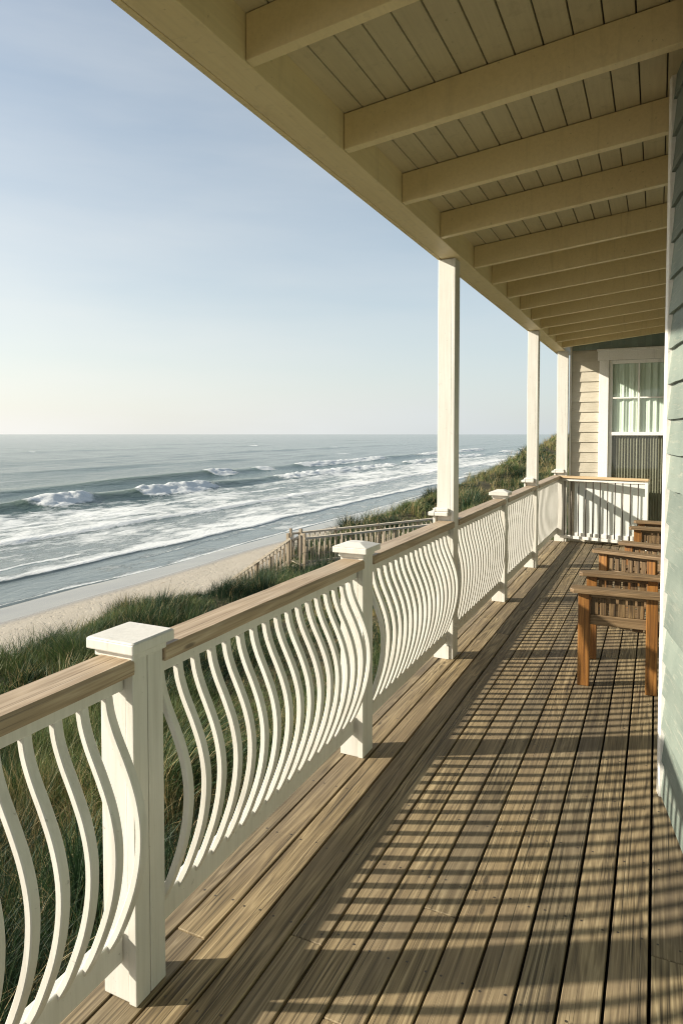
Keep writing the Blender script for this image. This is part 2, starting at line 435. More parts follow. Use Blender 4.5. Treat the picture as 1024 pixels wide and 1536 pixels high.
w1 = t.noise(t.coords((1.0, .35, 1), False), .55, 6, .62, .3); w2 = t.noise(t.coords((1, .5, 1), False), 3.0, 5, .6)
w3 = t.noise(t.coords((1, .3, 1), False), .13, 4, .6)
hh = t.math('ADD', t.math('ADD', t.math('MULTIPLY', w1, 1.0), t.math('MULTIPLY', w2, .25)), t.math('MULTIPLY', w3, 2.0))
calm = t.math('SUBTRACT', 1.0, t.math('MULTIPLY', t.ramp(shl, [(.55, (0, 0, 0)), (1, (1, 1, 1))]), .72))
hh = t.math('MULTIPLY', hh, calm)
hh = t.math('ADD', hh, t.math('MULTIPLY', mask, t.math('MULTIPLY', f2, .35)))
t.bump(hh, .9, .36)
sea = grid_mesh('sea_water', SX, SY, Z, t.m, {'foam': foam, 'shallow': shallow, 'lift': np.clip((Z - SEA - .15) / .8, 0, 1)})
tag(sea, 'grey green ocean with white breaking waves', kind='structure')

# --- dune grass, nobody could count it
def blades(n, x0, x1, y0, y1, h0, h1, w, tuft, seed, cond, dryness, spread=.13, dark=0.0):
    g = np.random.default_rng(seed)
    nt = max(1, n // tuft)
    cx = g.uniform(x0, x1, nt); cy = g.uniform(y0, y1, nt)
    k = cond(cx, cy) > g.random(nt); cx = cx[k]; cy = cy[k]; nt = len(cx)
    th = g.uniform(.6, 1.25, nt) * (.45 + 1.3 * sst(.32, .68, fbm(cx * .55, cy * .55, 3, 90)))
    tt = np.clip(-.55 + 2.1 * fbm(cx * .5, cy * .5, 3, 91) + g.normal(0, .12, nt), 0, 1)
    tt = np.clip(tt - dark, 0, 1); wy = g.uniform(-.5, .5, nt); wx = g.uniform(-.6, .6, nt)
    I = np.repeat(np.arange(nt), tuft); m = len(I)
    ang = g.uniform(0, 2 * np.pi, m); rad = np.abs(g.normal(0, spread, m))
    px = cx[I] + np.cos(ang) * rad; py = cy[I] + np.sin(ang) * rad
    pz = terrain(px, py) - .03
    h = g.uniform(h0, h1, m) * th[I] * (np.sqrt(np.clip(1.15 - (rad / (2.2 * spread)) ** 2, .12, 1)) if spread > .2 else 1)
    lean = np.clip(rad * (2.6 if spread < .2 else 1.2) + g.normal(.28, .2, m), .02, 1.3)
    la = ang + g.normal(0, .7, m)
    lx = np.cos(la) * lean + .13 + wx[I]; ly = np.sin(la) * lean + .10 + wy[I]
    wa = g.uniform(0, np.pi, m); ww = w * g.uniform(.7, 1.3, m)
    T = np.array([0, .38, .72, 1.0]); W = np.array([1, .85, .55, .08])
    co = np.zeros((m, 4, 2, 3))
    for i in range(4):
        b = T[i] ** 2
        drop = 1 - .28 * np.minimum(lean, 1.2) * T[i] ** 1.5
        x = px + lx * h * b * .62; y = py + ly * h * b * .62; z = pz + h * T[i] * drop
        for sgn, j in ((-1, 0), (1, 1)):
            co[:, i, j, 0] = x + sgn * np.cos(wa) * ww * W[i] / 2
            co[:, i, j, 1] = y + sgn * np.sin(wa) * ww * W[i] / 2
            co[:, i, j, 2] = z
    base = np.arange(m)[:, None] * 8
    q = np.stack([base + np.array([[2 * i, 2 * i + 1, 2 * i + 3, 2 * i + 2]]) for i in range(3)], 1).reshape(-1, 4)
    dry = g.random(m) < (dryness + .35 * sst(.55, .75, fbm(cx * .6 + 7, cy * .6, 3, 95)))[I]
    tint = np.where(dry, g.uniform(.7, 1, m), np.clip(tt[I] * .62 + g.normal(0, .06, m), 0, .62))
    return co.reshape(-1, 3), q, np.repeat(tint, 8)
vegc = lambda x, y: (1 - .93 * np.exp(-((x + 13.9) / 1.9) ** 4 - ((y - 20.2) / 2.2) ** 4)) * sst(-3.6, -.6, (x - shoulder(y)) + 1.8 * (fbm(x * .5, y * .5, 3, 21) - .5))
def dens(lo, hi, f=.55, seed=93): return lambda x, y: vegc(x, y) * np.where(fbm(x * f, y * f, 3, seed) > .34, hi, lo)
sets = [blades(130000, -8.5, -1.55, -1.5, 12, .22, .44, .0056, 26, 1, dens(.62, 1), .09, .14, .14),
        blades(120000, -14.5, -8.2, 2, 26, .22, .48, .009, 24, 2, dens(.6, 1), .08, .13, .06),
        blades(70000, -13.6, -1.9, 1, 24, .30, .66, .012, 260, 7, lambda x, y: vegc(x, y) * (fbm(x * .35, y * .35, 3, 97) > .46), .03, .30, .40),
        blades(36000, -15, 4, 24, 62, .40, .75, .028, 200, 8, lambda x, y: vegc(x, y) * (fbm(x * .2, y * .2, 3, 98) > .5), .05, .45, .35),
        blades(26000, -20, 10, 60, 140, .6, 1.1, .06, 120, 9, lambda x, y: vegc(x, y) * (fbm(x * .1, y * .1, 3, 99) > .52), .08, .8, .3),
        blades(26000, -8.5, -1.6, 11.5, 30, .36, .65, .012, 18, 3, dens(.4, 1), .12),
        blades(64000, -16, 3, 24, 60, .32, .62, .02, 14, 4, dens(.35, 1), .24),
        blades(62000, -20, 8, 58, 130, .36, .70, .045, 12, 5, dens(.3, 1, .25), .34),
        blades(28000, -22, 20, 128, 330, .5, 1.0, .11, 10, 6, dens(.3, 1, .15), .36)]
off = 0; CO = []; Q = []; TI = []
for c_, q_, t_ in sets:
    CO.append(c_); Q.append(q_ + off); TI.append(t_); off += len(c_)
t = NT('dune_grass_blade')
a = t.attr('tint')
c = t.ramp(a, [(0, (.012, .030, .013)), (.28, (.032, .068, .024)), (.55, (.125, .165, .048)), (.68, (.20, .185, .065)), (.85, (.33, .25, .11)), (1, (.42, .33, .17))])
t.base(c); t.rough(.55); t.b.inputs['Specular IOR Level'].default_value = .3
tl = t.node('ShaderNodeBsdfTranslucent'); t.link(c, tl.inputs[0])
mx = t.node('ShaderNodeMixShader'); mx.inputs[0].default_value = .22
t.link(t.b.outputs[0], mx.inputs[1]); t.link(tl.outputs[0], mx.inputs[2]); t.link(mx.outputs[0], t.n['Material Output'].inputs[0])
me = bpy.data.meshes.new('dune_grass'); fill_mesh(me, np.concatenate(CO), np.concatenate(Q), False)
me.attributes.new('tint', 'FLOAT', 'POINT').data.foreach_set('value', np.concatenate(TI).astype(np.float32))
me.materials.append(t.m)
go = bpy.data.objects.new('dune_grass', me); COL.objects.link(go)
tag(go, 'wind bent green and straw beach grass covering the dunes below the porch', 'grass', kind='stuff')

# ------------------------------------------------------------------ deck
Y0, Y1 = -1.6, 10.56
XI = -1.30                       # inner face of the rail posts
pitch = .117; x = -1.512
d = MB()
joist_y = np.arange(Y0 + .2, Y1, .41)
ci = 0
while x < 1.1:
    w = pitch - .0088
    cuts = [Y0]
    yy = Y0 + random.uniform(1.2, 4.5)
    while yy < Y1 - 1:
        cuts.append(yy); yy += random.choice((4.1, 4.92, 5.74))
    cuts.append(Y1)
    for a_, b_ in zip(cuts[:-1], cuts[1:]):
        dz = random.uniform(-.0012, .0012); r = random.random()
        d.box(x + random.uniform(0, .0012), x + w, a_ + .0015, b_ - .0015, -.028 + dz, dz, r)
        if x < .75:
            for jy in joist_y:
                if a_ + .05 < jy < b_ - .05:
                    for sx_ in (.022, w - .022):
                        cx_, cy_ = x + sx_ + random.uniform(-.004, .004), jy + random.uniform(-.012, .012)
                        k = [(cx_ + .0042 * math.cos(q * math.pi / 4), cy_ + .0042 * math.sin(q * math.pi / 4), dz + .0007) for q in range(8)]
                        d.add(k, [tuple(range(8))], r, 1)
    x += pitch
deck = d.build('deck', [M['deck'], M['steel']], bevel=.0022, seg=1)
tag(deck, 'weathered brown plank floor of the porch', kind='structure')
u = MB()
u.box(-1.50, 1.1, Y0, Y1, -.30, -.10)
for jx in (-1.44, ): u.box(-1.52, -1.505, Y0, Y1, -.30, -.031)
for py in (0, 2.4, 4.8, 7.2, 9.6): u.box(-1.45, -1.30, py, py + .15, -3.4, -.30)
tag(u.build('deck_substructure', M['under']), 'dark timber framing under the porch floor', kind='structure')

# ------------------------------------------------------------------ railing posts and columns
PW = .125
post_y = [1.40, 3.00, 4.62, 6.42, 8.25, 10.475]
def post_body(h, parent):
    b = MB()
    b.box(-PW, -.028, .004, PW - .004, 0, h)
    p = b.build('body', M['white'], parent, .004)
    f = MB()                                        # the two boards facing the deck with a seam between
    f.box(-.0275, 0, 0, .058, 0, h); f.box(-.0275, -.0005, .0615, PW, 0, h)
    f.build('face_board', M['white'], parent, .0025)
    return p
def cap(parent, z, flare=.024, dome=0.0):
    c = MB(); x0, x1, y0, y1 = -PW - flare, flare, -flare, PW + flare
    c.box(x0, x1, y0, y1, z, z + .030)
    i = .012 if dome == 0 else .03
    vs = [(x0, y0, z + .0302), (x1, y0, z + .0302), (x1, y1, z + .0302), (x0, y1, z + .0302)]
    xm, ym = (x0 + x1) / 2, (y0 + y1) / 2
    up = [(xm + (p[0] - xm) * (.93 if not dome else .35), ym + (p[1] - ym) * (.93 if not dome else .35), z + .034 + dome) for p in vs]
    c.add(vs + up, [(4, 5, 6, 7), (0, 1, 5, 4), (1, 2, 6, 5), (2, 3, 7, 6), (3, 0, 4, 7)])
    c.box(-PW - .008, .008, -.008, PW + .008, z - .022, z - .0005)
    return c.build('cap', M['white'], parent, .004)
PG = 'white posts of the porch railing'
for yv, h, dome, lab in ((1.40, 1.015, 0, 'big white square railing post with flat cap, nearest to the viewer'),
                         (3.00, 1.03, .014, 'white railing post with flared cap between the two curved baluster sections before the first column'),
                         (6.42, 1.03, .02, 'small white railing post with peaked cap between the two tall porch columns')):
    p = thing('railing_post', lab, 'post', (XI, yv, 0), 0, PG)
    post_body(h, p); cap(p, h, .024 if dome == 0 else .03, dome)

BEAM = 2.86
CG = 'tall white porch columns'
for yv, lab in ((4.62, 'first and thickest looking white porch column, rising from the railing to the beam'),
                (8.25, 'second white porch column, the slim one standing alone against sky and dune'),
                (10.475, 'white porch column at the far corner beside the beige wall')):
    p = thing('porch_column', lab, 'column', (XI, yv, 0), 0, CG)
    if yv > 10: p.location.x = -1.215; p.scale = (1.25, .72, 1)
    s_ = MB(); s_.box(-PW, -.024, .003, PW - .003, 0, BEAM - .003); s_.build('shaft', M['white'], p, .004)
    f = MB(); f.box(-.0235, 0, 0, PW, 0, BEAM - .004); f.build('face_board', M['white'], p, .003)
    k = MB()                                       # collar at rail height
    zc = 1.035; e = .05
    k.box(-PW - e, -PW - .001, -e, PW + e, zc, zc + .03); k.box(-PW - .0005, -.03, -e, -.0005, zc, zc + .03)
    k.box(-PW - .0005, -.03, PW + .0005, PW + e, zc, zc + .03)
    k.box(-PW - .022, -PW - .001, -.022, PW + .022, zc + .0305, zc + .055); k.box(-PW - .022, -PW - .001, -.022, PW + .022, zc - .06, zc - .0005)
    k.box(-PW - .0005, -.035, -.022, -.0005, zc + .0305, zc + .055); k.box(-PW - .0005, -.035, PW + .0005, PW + .022, zc + .0305, zc + .055)
    k.build('collar', M['white'], p, .006)
    b = MB(); b.box(-PW - .012, -.026, -.012, -.0005, 0, .10); b.build('plinth', M['white'], p, .003)

# ------------------------------------------------------------------ baluster rails
def bal_pts(amp):
    T = [0, .08, .16, .25, .34, .43, .52, .62, .72, .82, .92, 1.0]
    O = [amp * q for q in (0, .08, .27, .56, .81, .96, 1.0, .94, .79, .56, .28, -.02)]
    z1, z0 = .916, .186
    # smooth with Catmull-Rom
    P = [Vector((o, 0, z1 + (z0 - z1) * t_)) for t_, o in zip(T, O)]
    out = []
    for i in range(len(P) - 1):
        p0, p1, p2, p3 = P[max(i - 1, 0)], P[i], P[i + 1], P[min(i + 2, len(P) - 1)]
        for k in range(3):
            t_ = k / 3
            out.append(.5 * ((2 * p1) + (-p0 + p2) * t_ + (2 * p0 - 5 * p1 + 4 * p2 - p3) * t_ ** 2 + (-p0 + 3 * p1 - 3 * p2 + p3) * t_ ** 3))
    out.append(P[-1]); return out
hw, hd, cb = .0138, .0110, .003
prof = [(-hd + cb, -hw), (hd - cb, -hw), (hd, -hw + cb), (hd, hw - cb), (hd - cb, hw), (-hd + cb, hw), (-hd, hw - cb), (-hd, -hw + cb)]
RG = 'baluster railing sections between the posts'
RX = XI - .055                                    # centre line of the rails
def rail_section(ya, yb, lab, amp):
    bm_ = MB(); bm_.sweep(bal_pts(amp), prof); BAL = bm_.mesh('baluster', M['white'])
    L = yb - ya
    s_ = thing('railing_section', lab, 'railing', (RX, ya, 0), 0, RG)
    h = MB()
    x0, x1 = -.058, .062
    pr = [(x0, .955), (x1, .955), (x1 + .002, .962), (x1 + .002, .988), (x1 - .006, .998), (x0 + .006, .998), (x0 - .002, .988), (x0 - .002, .962)]
    n = 12; vs = []
    for i in range(n + 1):
        yy = .002 + (L - .004) * i / n; wob = random.uniform(-.0012, .0012)
        vs += [(a, yy, b + wob) for a, b in pr]
    fs = [tuple(range(8))[::1], tuple(n * 8 + k for k in range(8))[::-1]]
    for i in range(n):
        for k in range(8): fs.append((i * 8 + (k + 1) % 8, i * 8 + k, (i + 1) * 8 + k, (i + 1) * 8 + (k + 1) % 8))
    h.add(vs, fs); h.build('handrail', M['rail'], s_)
    b = MB(); b.box(-.022, .022, .001, L - .001, .905, .9545); b.build('top_rail', M['white'], s_, .003)
    b = MB(); b.box(-.030, .0085, .001, L - .001, .120, .206); b.build('bottom_rail', M['white'], s_, .004)
    nb = max(3, round(L / (.088 if ya < 6 else .105))); st = L / nb
    for i in range(nb):
        o = link_mesh('baluster', BAL, s_, (.0005, st * (i + .5) + random.uniform(-.002, .002), 0))
        o.rotation_euler = (0, 0, random.uniform(-.03, .03))
    return s_
rail_section(-1.58, post_y[0], 'railing section cut by the photo edge, in front of the big flat capped post', .122)
rail_section(post_y[0] + PW, post_y[1], 'railing section of white curved balusters running from the big near post to the second post', 0.108)
rail_section(post_y[1] + PW, post_y[2], 'railing section of white curved balusters ending at the first tall column', 0.095)
rail_section(post_y[2] + PW, post_y[3], 'railing section between the first tall column and the small peaked post', 0.055)
rail_section(post_y[3] + PW, post_y[4], 'railing section between the small peaked post and the slim second column', 0.024)
rail_section(post_y[4] + PW, post_y[5], 'farthest railing section with pale balusters, between the slim second column and the corner column', 0.012)

# the railing that closes the far end
e = thing('end_railing', 'short cross railing with thin dark balusters and yellowish handrail at the far end', 'railing', (XI + .01, 10.40, 0), math.radians(-14))
LE = 1.24
b = MB(); b.box(.0, LE, -.045, .045, .965, 1.0); b.build('handrail', M['railx'], e, .005)
b = MB(); b.box(.0, LE - .01, -.018, .018, .925, .9645); b.build('top_rail', M['white'], e, .003)
b = MB(); b.box(.0, LE - .01, -.02, .02, .07, .115); b.build('bottom_rail', M['white'], e, .003)
for i in range(12):
    b = MB(); xx = .06 + i * (LE - .1) / 11.0
    b.tube([(xx, 0, .112), (xx, 0, .928)], .008, 8); b.build('baluster', M['steel'], e, smooth=True)
b = MB(); b.box(LE - .05, LE - .012, -.02, .02, 0, .9645); b.build('end_post', M['white'], e, .003)
# white panel standing behind it
p = thing('privacy_panel', 'low white board panel standing behind the thin bars of the cross railing', 'panel', (-1.10, 10.475, 0), math.radians(-4))
b = MB(); b.box(.0, 1.0, -.012, .012, .05, .90); b.build('board', M['panel'], p, .004)
b = MB(); b.box(-.01, 1.01, -.022, .022, .9005, .935); b.build('cap_strip', M['trim'], p, .004)
b = MB(); b.box(.0, 1.0, -.03, -.0125, .05, .15); b.build('base_strip', M['trim'], p, .003)

# ------------------------------------------------------------------ porch roof
SL = .105
XB0, XB1 = -1.405, -1.262        # beam
roof = thing('porch_roof', 'cream painted porch roof with exposed rafters and plank ceiling', 'roof', (0, 0, 0))
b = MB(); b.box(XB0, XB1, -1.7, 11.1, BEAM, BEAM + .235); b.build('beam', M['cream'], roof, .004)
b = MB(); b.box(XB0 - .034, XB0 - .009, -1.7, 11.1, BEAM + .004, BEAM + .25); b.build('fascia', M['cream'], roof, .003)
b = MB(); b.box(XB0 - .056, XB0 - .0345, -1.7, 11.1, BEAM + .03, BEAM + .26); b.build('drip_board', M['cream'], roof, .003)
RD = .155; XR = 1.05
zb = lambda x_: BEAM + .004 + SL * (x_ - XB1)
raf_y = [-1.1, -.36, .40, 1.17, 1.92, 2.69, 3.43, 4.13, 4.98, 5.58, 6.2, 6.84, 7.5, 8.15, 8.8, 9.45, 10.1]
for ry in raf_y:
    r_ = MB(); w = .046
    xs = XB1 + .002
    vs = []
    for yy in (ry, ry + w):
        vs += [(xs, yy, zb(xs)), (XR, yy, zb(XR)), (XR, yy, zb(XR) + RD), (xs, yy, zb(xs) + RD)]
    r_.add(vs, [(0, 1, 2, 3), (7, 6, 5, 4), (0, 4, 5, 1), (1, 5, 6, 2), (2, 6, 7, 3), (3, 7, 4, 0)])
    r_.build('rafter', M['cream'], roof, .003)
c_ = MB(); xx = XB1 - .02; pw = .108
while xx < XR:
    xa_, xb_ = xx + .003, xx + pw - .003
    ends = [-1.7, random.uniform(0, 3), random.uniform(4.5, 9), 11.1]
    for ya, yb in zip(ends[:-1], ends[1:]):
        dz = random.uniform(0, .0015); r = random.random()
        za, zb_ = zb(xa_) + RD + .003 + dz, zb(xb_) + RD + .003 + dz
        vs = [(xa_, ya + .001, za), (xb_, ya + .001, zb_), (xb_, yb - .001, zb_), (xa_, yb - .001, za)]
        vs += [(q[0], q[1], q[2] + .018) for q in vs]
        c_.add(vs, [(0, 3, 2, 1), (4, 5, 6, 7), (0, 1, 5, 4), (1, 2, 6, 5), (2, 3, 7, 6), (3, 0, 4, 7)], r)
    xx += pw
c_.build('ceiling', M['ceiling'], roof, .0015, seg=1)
k = MB(); xa_, xb_ = XB0 - .08, XR + .4
za, zb_ = zb(xa_) + RD + .03, zb(xb_) + RD + .03
vs = [(xa_, -1.75, za), (xb_, -1.75, zb_), (xb_, 11.2, zb_), (xa_, 11.2, za)]; vs += [(q[0], q[1], q[2] + .05) for q in vs]
k.add(vs, [(0, 3, 2, 1), (4, 5, 6, 7), (0, 1, 5, 4), (1, 2, 6, 5), (2, 3, 7, 6), (3, 0, 4, 7)])
k.build('covering', M['roofing'], roof)

# ------------------------------------------------------------------ the house
house = thing('beach_house', 'beach house with pale green lap siding close by and a beige sided end wall', 'house', (0, 0, 0))
def lap(mb, p, tdir, L, z0, z1, exp, wob, joints=True, out=.016, hole=None, flip=1):
    t_ = Vector(tdir).normalized(); n_ = Vector((t_.y, -t_.x, 0)) * flip
    z = z0
    while z < z1:
        zt = min(z + exp, z1)
        cuts = [0.0]; q = random.uniform(.3, 1.8)
        while joints and q < L - .25: cuts.append(q); q += random.uniform(.7, 2.4)
        cuts.append(L)
        for a_, b_ in zip(cuts[:-1], cuts[1:]):
            spans = [(a_, b_)]
            if hole and hole[2] < zt and hole[3] > z + .01:
                spans = []
                if a_ < hole[0]: spans.append((a_, min(b_, hole[0])))
                if b_ > hole[1]: spans.append((max(a_, hole[1]), b_))
            for s0, s1 in spans:
                if s1 - s0 < .01: continue
                r = random.random(); seg = max(2, int((s1 - s0) / .09)); tl_ = random.uniform(-wob, wob) * .8; j = random.uniform(0, .004)
                vs = []
                for i in range(seg + 1):
                    l_ = s0 + .0012 + (s1 - s0 - .0024) * i / seg
                    dz = random.uniform(-wob, wob) * .5 + tl_ * (i / seg - .5)
                    do_ = random.uniform(0, wob * .35)
                    for zz, oo in ((zt + .012, .003), (zt - (zt - z) * .5, .009 + j), (z + dz, out + j + do_), (z + dz + .001, .0)):
                        vs.append(Vector(p) + t_ * l_ + n_ * oo + Vector((0, 0, zz)))
                fs = []
                for i in range(seg):
                    for k_ in range(3): fs.append((i * 4 + k_, (i + 1) * 4 + k_, (i + 1) * 4 + k_ + 1, i * 4 + k_ + 1) if flip > 0 else (i * 4 + k_ + 1, (i + 1) * 4 + k_ + 1, (i + 1) * 4 + k_, i * 4 + k_))
                mb.add(vs, fs, r)
        z += exp
C = Vector((.052, 3.28, 0)); W0 = Vector((.138, 2.79, 0))
td = (W0 - C).normalized()                       # from the corner towards the viewer
nd = Vector((td.y, -td.x, 0))
LN = 4.6
w = MB(); lap(w, C, td, LN, .012, 3.36, .152, .006)
w.build('green_wall', M['green'], house)
w = MB(); m = Matrix(((td.x, -nd.x, 0, C.x), (td.y, -nd.y, 0, C.y), (0, 0, 1, 0), (0, 0, 0, 1)))
w.box(.012, LN, .001, .12, -.25, 3.45, None, m); w.build('wall_core', M['room'], house)
# corner board: thin white strip at the end of the green wall
w = MB(); w.box(-.02, .030, -.026, .02, -.02, 3.36, None, m); w.build('corner_board', M['trim'], house, .004)
w = MB(); w.box(-.021, -.004, .0205, .55, -.02, 3.36, None, m); w.build('return_wall', M['green'], house, .003)
w = MB(); w.box(.62, .74, 3.2, 11.1, -.2, 3.36); w.build('main_wall', M['green'], house)
# end wall
YE = 10.58
HX0, HX1, HZ0, HZ1 = -.66, .20, .22, 2.70        # window opening
w = MB(); lap(w, (-1.17, YE, 0), (1, 0, 0), 1.8, .0, 2.86, .150, .002, False, .016, (HX0 + 1.17, HX1 + 1.17, HZ0, HZ1))
w.build('beige_wall', M['beige'], house)
w = MB()
w.box(-1.17, HX0 - .001, YE + .0165, YE + .1, -.2, 3.3); w.box(HX1 + .001, .62, YE + .0165, YE + .1, -.2, 3.3)
w.box(HX0 - .001, HX1 + .001, YE + .0165, YE + .1, HZ1, 3.3); w.box(HX0 - .001, HX1 + .001, YE + .0165, YE + .1, -.2, HZ0)
w.build('end_wall_core', M['room'], house)
w = MB()
xx = -1.165
while xx < .6:
    w.box(xx, xx + .088, YE - .016, YE + .012, 2.865, 3.5, random.random()); xx += .09
w.build('frieze_board', M['board_green'], house)
w = MB(); w.box(-1.20, -1.172, YE - .03, YE + .1, 0, 3.06); w.build('edge_trim', M['trim'], house, .003)
win = bpy.data.objects.new('window', None); COL.objects.link(win); win.parent = house
w = MB()
w.box(HX0 - .125, HX0 + .005, YE - .04, YE - .016, HZ0 - .1, HZ1 - .0005); w.box(HX1 - .005, HX1 + .125, YE - .04, YE - .016, HZ0 - .1, HZ1 - .0005)
w.box(HX0 - .15, HX1 + .15, YE - .046, YE - .016, HZ1, HZ1 + .135); w.box(HX0 - .16, HX1 + .16, YE - .075, YE - .016, HZ1 + .1355, HZ1 + .165)
w.build('casing', M['trim'], win, .004)
w = MB(); y0, y1 = YE - .012, YE + .03; MZ = 1.60; XM = (HX0 + HX1) / 2 - .02
w.box(HX0 + .006, HX0 + .055, y0, y1, HZ0, HZ1 - .002); w.box(HX1 - .055, HX1 - .006, y0, y1, HZ0, HZ1 - .002)
w.box(HX0 + .0555, HX1 - .0555, y0, y1, HZ1 - .055, HZ1 - .002); w.box(HX0 + .0555, HX1 - .0555, y0 - .006, y1, MZ, MZ + .05)
w.box(HX0 + .0555, HX1 - .0555, y0, y1, HZ0, HZ0 + .05)
w.box(XM - .011, XM + .011, y0 + .004, y1 - .006, MZ + .0505, HZ1 - .0555)
zm = (MZ + .05 + HZ1 - .055) / 2
w.box(HX0 + .0555, XM - .0115, y0 + .006, y1 - .008, zm - .011, zm + .011); w.box(XM + .0115, HX1 - .0555, y0 + .006, y1 - .008, zm - .011, zm + .011)
w.build('sash', M['trim'], win, .003)
w = MB(); w.box(HX0 + .04, HX1 - .04, YE + .012, YE + .015, MZ + .02, HZ1 - .03); w.box(HX0 + .04, HX1 - .04, YE + .012, YE + .015, HZ0 + .03, MZ + .02)
w.build('pane', M['glass'], win)
def folds(x0, x1, z0, z1, y, amp, freq, gap=None):
    mb = MB(); n = 160; vs = []
    for i in range(n + 1):
        xx = x0 + (x1 - x0) * i / n
        yy = y + amp * math.sin(xx * freq + 1.3 * math.sin(xx * 9)) + amp * .4 * math.sin(xx * freq * 2.3)
        vs += [(xx, yy, z0), (xx, yy + amp * .2, z1)]
    fs = [(2 * i, 2 * i + 2, 2 * i + 3, 2 * i + 1) for i in range(n)]
    mb.add(vs, fs); return mb
folds(HX0 + .02, HX1 - .02, MZ, HZ1, YE + .035, .009, 62).build('curtain', M['curtain'], win, smooth=True)
folds(HX0 + .02, HX1 - .02, HZ0, MZ + .02, YE + .03, .007, 170).build('blind', M['blind'], win, smooth=True)
w = MB(); w.box(HX0 - .2, HX1 + .2, YE + .3, YE + .32, 0, 3); w.build('room_back', M['room'], win)
# ------------------------------------------------------------------ chairs
CH = 'wooden slatted armchairs along the house wall'
def make_chair():
    t_ = thing('wooden_armchair', 'x', 'chair', (0, 0, 0), 0, CH)
    W, Hh = .56, .605
    for sy in (-1, 1):
        yb = sy * W / 2
        ya, yc = yb - .022, yb + .022
        b = MB(); b.box(-.008, .064, ya - .004, yc + .004, 0, Hh); b.build('leg', M['chair'], t_, .005)
        b = MB()
        b.beam((.425, yb, 0), (.425, yb, Hh), .052, .068, up=(1, 0, 0)); b.build('leg', M['chair'], t_, .005)
        b = MB(); vs = []
        zs = (Hh + .0005, Hh + .028)
        out = [(-.055, -.055), (-.03, -.072), (.60, -.062), (.72, -.045), (.72, .035), (.60, .055), (-.03, .062), (-.055, .045)]
        vs = [(q[0], yb + q[1], zs[0]) for q in out] + [(q[0], yb + q[1], zs[1]) for q in out]
        n = len(out)
        b.add(vs, [tuple(range(n))[::-1], tuple(range(n, 2 * n))] + [(i, (i + 1) % n, n + (i + 1) % n, n + i) for i in range(n)])
        b.build('arm', M['chairtop'], t_, .004)
        b = MB(); b.box(.0625, .394, yb - .012, yb + .012, .40, .465); b.build('side_rail', M['chairtop'], t_, .004)
        b = MB(); b.box(.0625, .394, yb - .010, yb + .010, .575, .604); b.build('arm_support', M['chairtop'], t_, .003)
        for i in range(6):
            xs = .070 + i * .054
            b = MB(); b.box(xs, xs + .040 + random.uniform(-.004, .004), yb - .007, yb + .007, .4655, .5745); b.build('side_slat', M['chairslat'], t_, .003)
    b = MB(); b.box(-.012, .012, -W / 2 + .0225, W / 2 - .0225, .33, .415); b.build('front_apron', M['chair'], t_, .004)
    for i in range(7):
        xs = .015 + i * .074
        z_ = .425 - i * .008
        b = MB(); b.box(xs, xs + .064, -W / 2 + .024, W / 2 - .024, z_ - .02, z_); b.build('seat_slat', M['chairtop'], t_, .004)
    m_ = Matrix.Translation((.47, 0, .36)) @ Matrix.Rotation(math.radians(16), 4, 'Y')
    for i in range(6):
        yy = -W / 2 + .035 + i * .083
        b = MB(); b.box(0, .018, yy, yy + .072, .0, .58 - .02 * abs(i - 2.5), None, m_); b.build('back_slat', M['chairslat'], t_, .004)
    b = MB(); b.box(.0185, .04, -W / 2 + .026, W / 2 - .026, .40, .46, None, m_); b.build('back_rail', M['chair'], t_, .004)
    b = MB(); b.box(.0185, .04, -W / 2 + .026, W / 2 - .026, .08, .14, None, m_); b.build('back_rail', M['chair'], t_, .004)
    return t_
def copy_tree(o):
    c = o.copy(); COL.objects.link(c)
    for ch in list(o.children):
        k_ = ch.copy(); COL.objects.link(k_); k_.parent = c
    return c
ch0 = make_chair()
spots = [(-.435, 4.80, 0, 'whole wooden armchair nearest the viewer, its slatted side and legs in full view'),
         (-.33, 6.36, -19, 'wooden armchair right behind the nearest one, mostly hidden by it'),
         (-.185, 8.02, -3, 'wooden armchair set farthest back, before the cross railing')]
for i, (x_, y_, a_, lab) in enumerate(spots):
    o = ch0 if i == 0 else copy_tree(ch0)
    o.location = (x_, y_, 0); o.rotation_euler = (0, 0, math.radians(a_)); o['label'] = lab

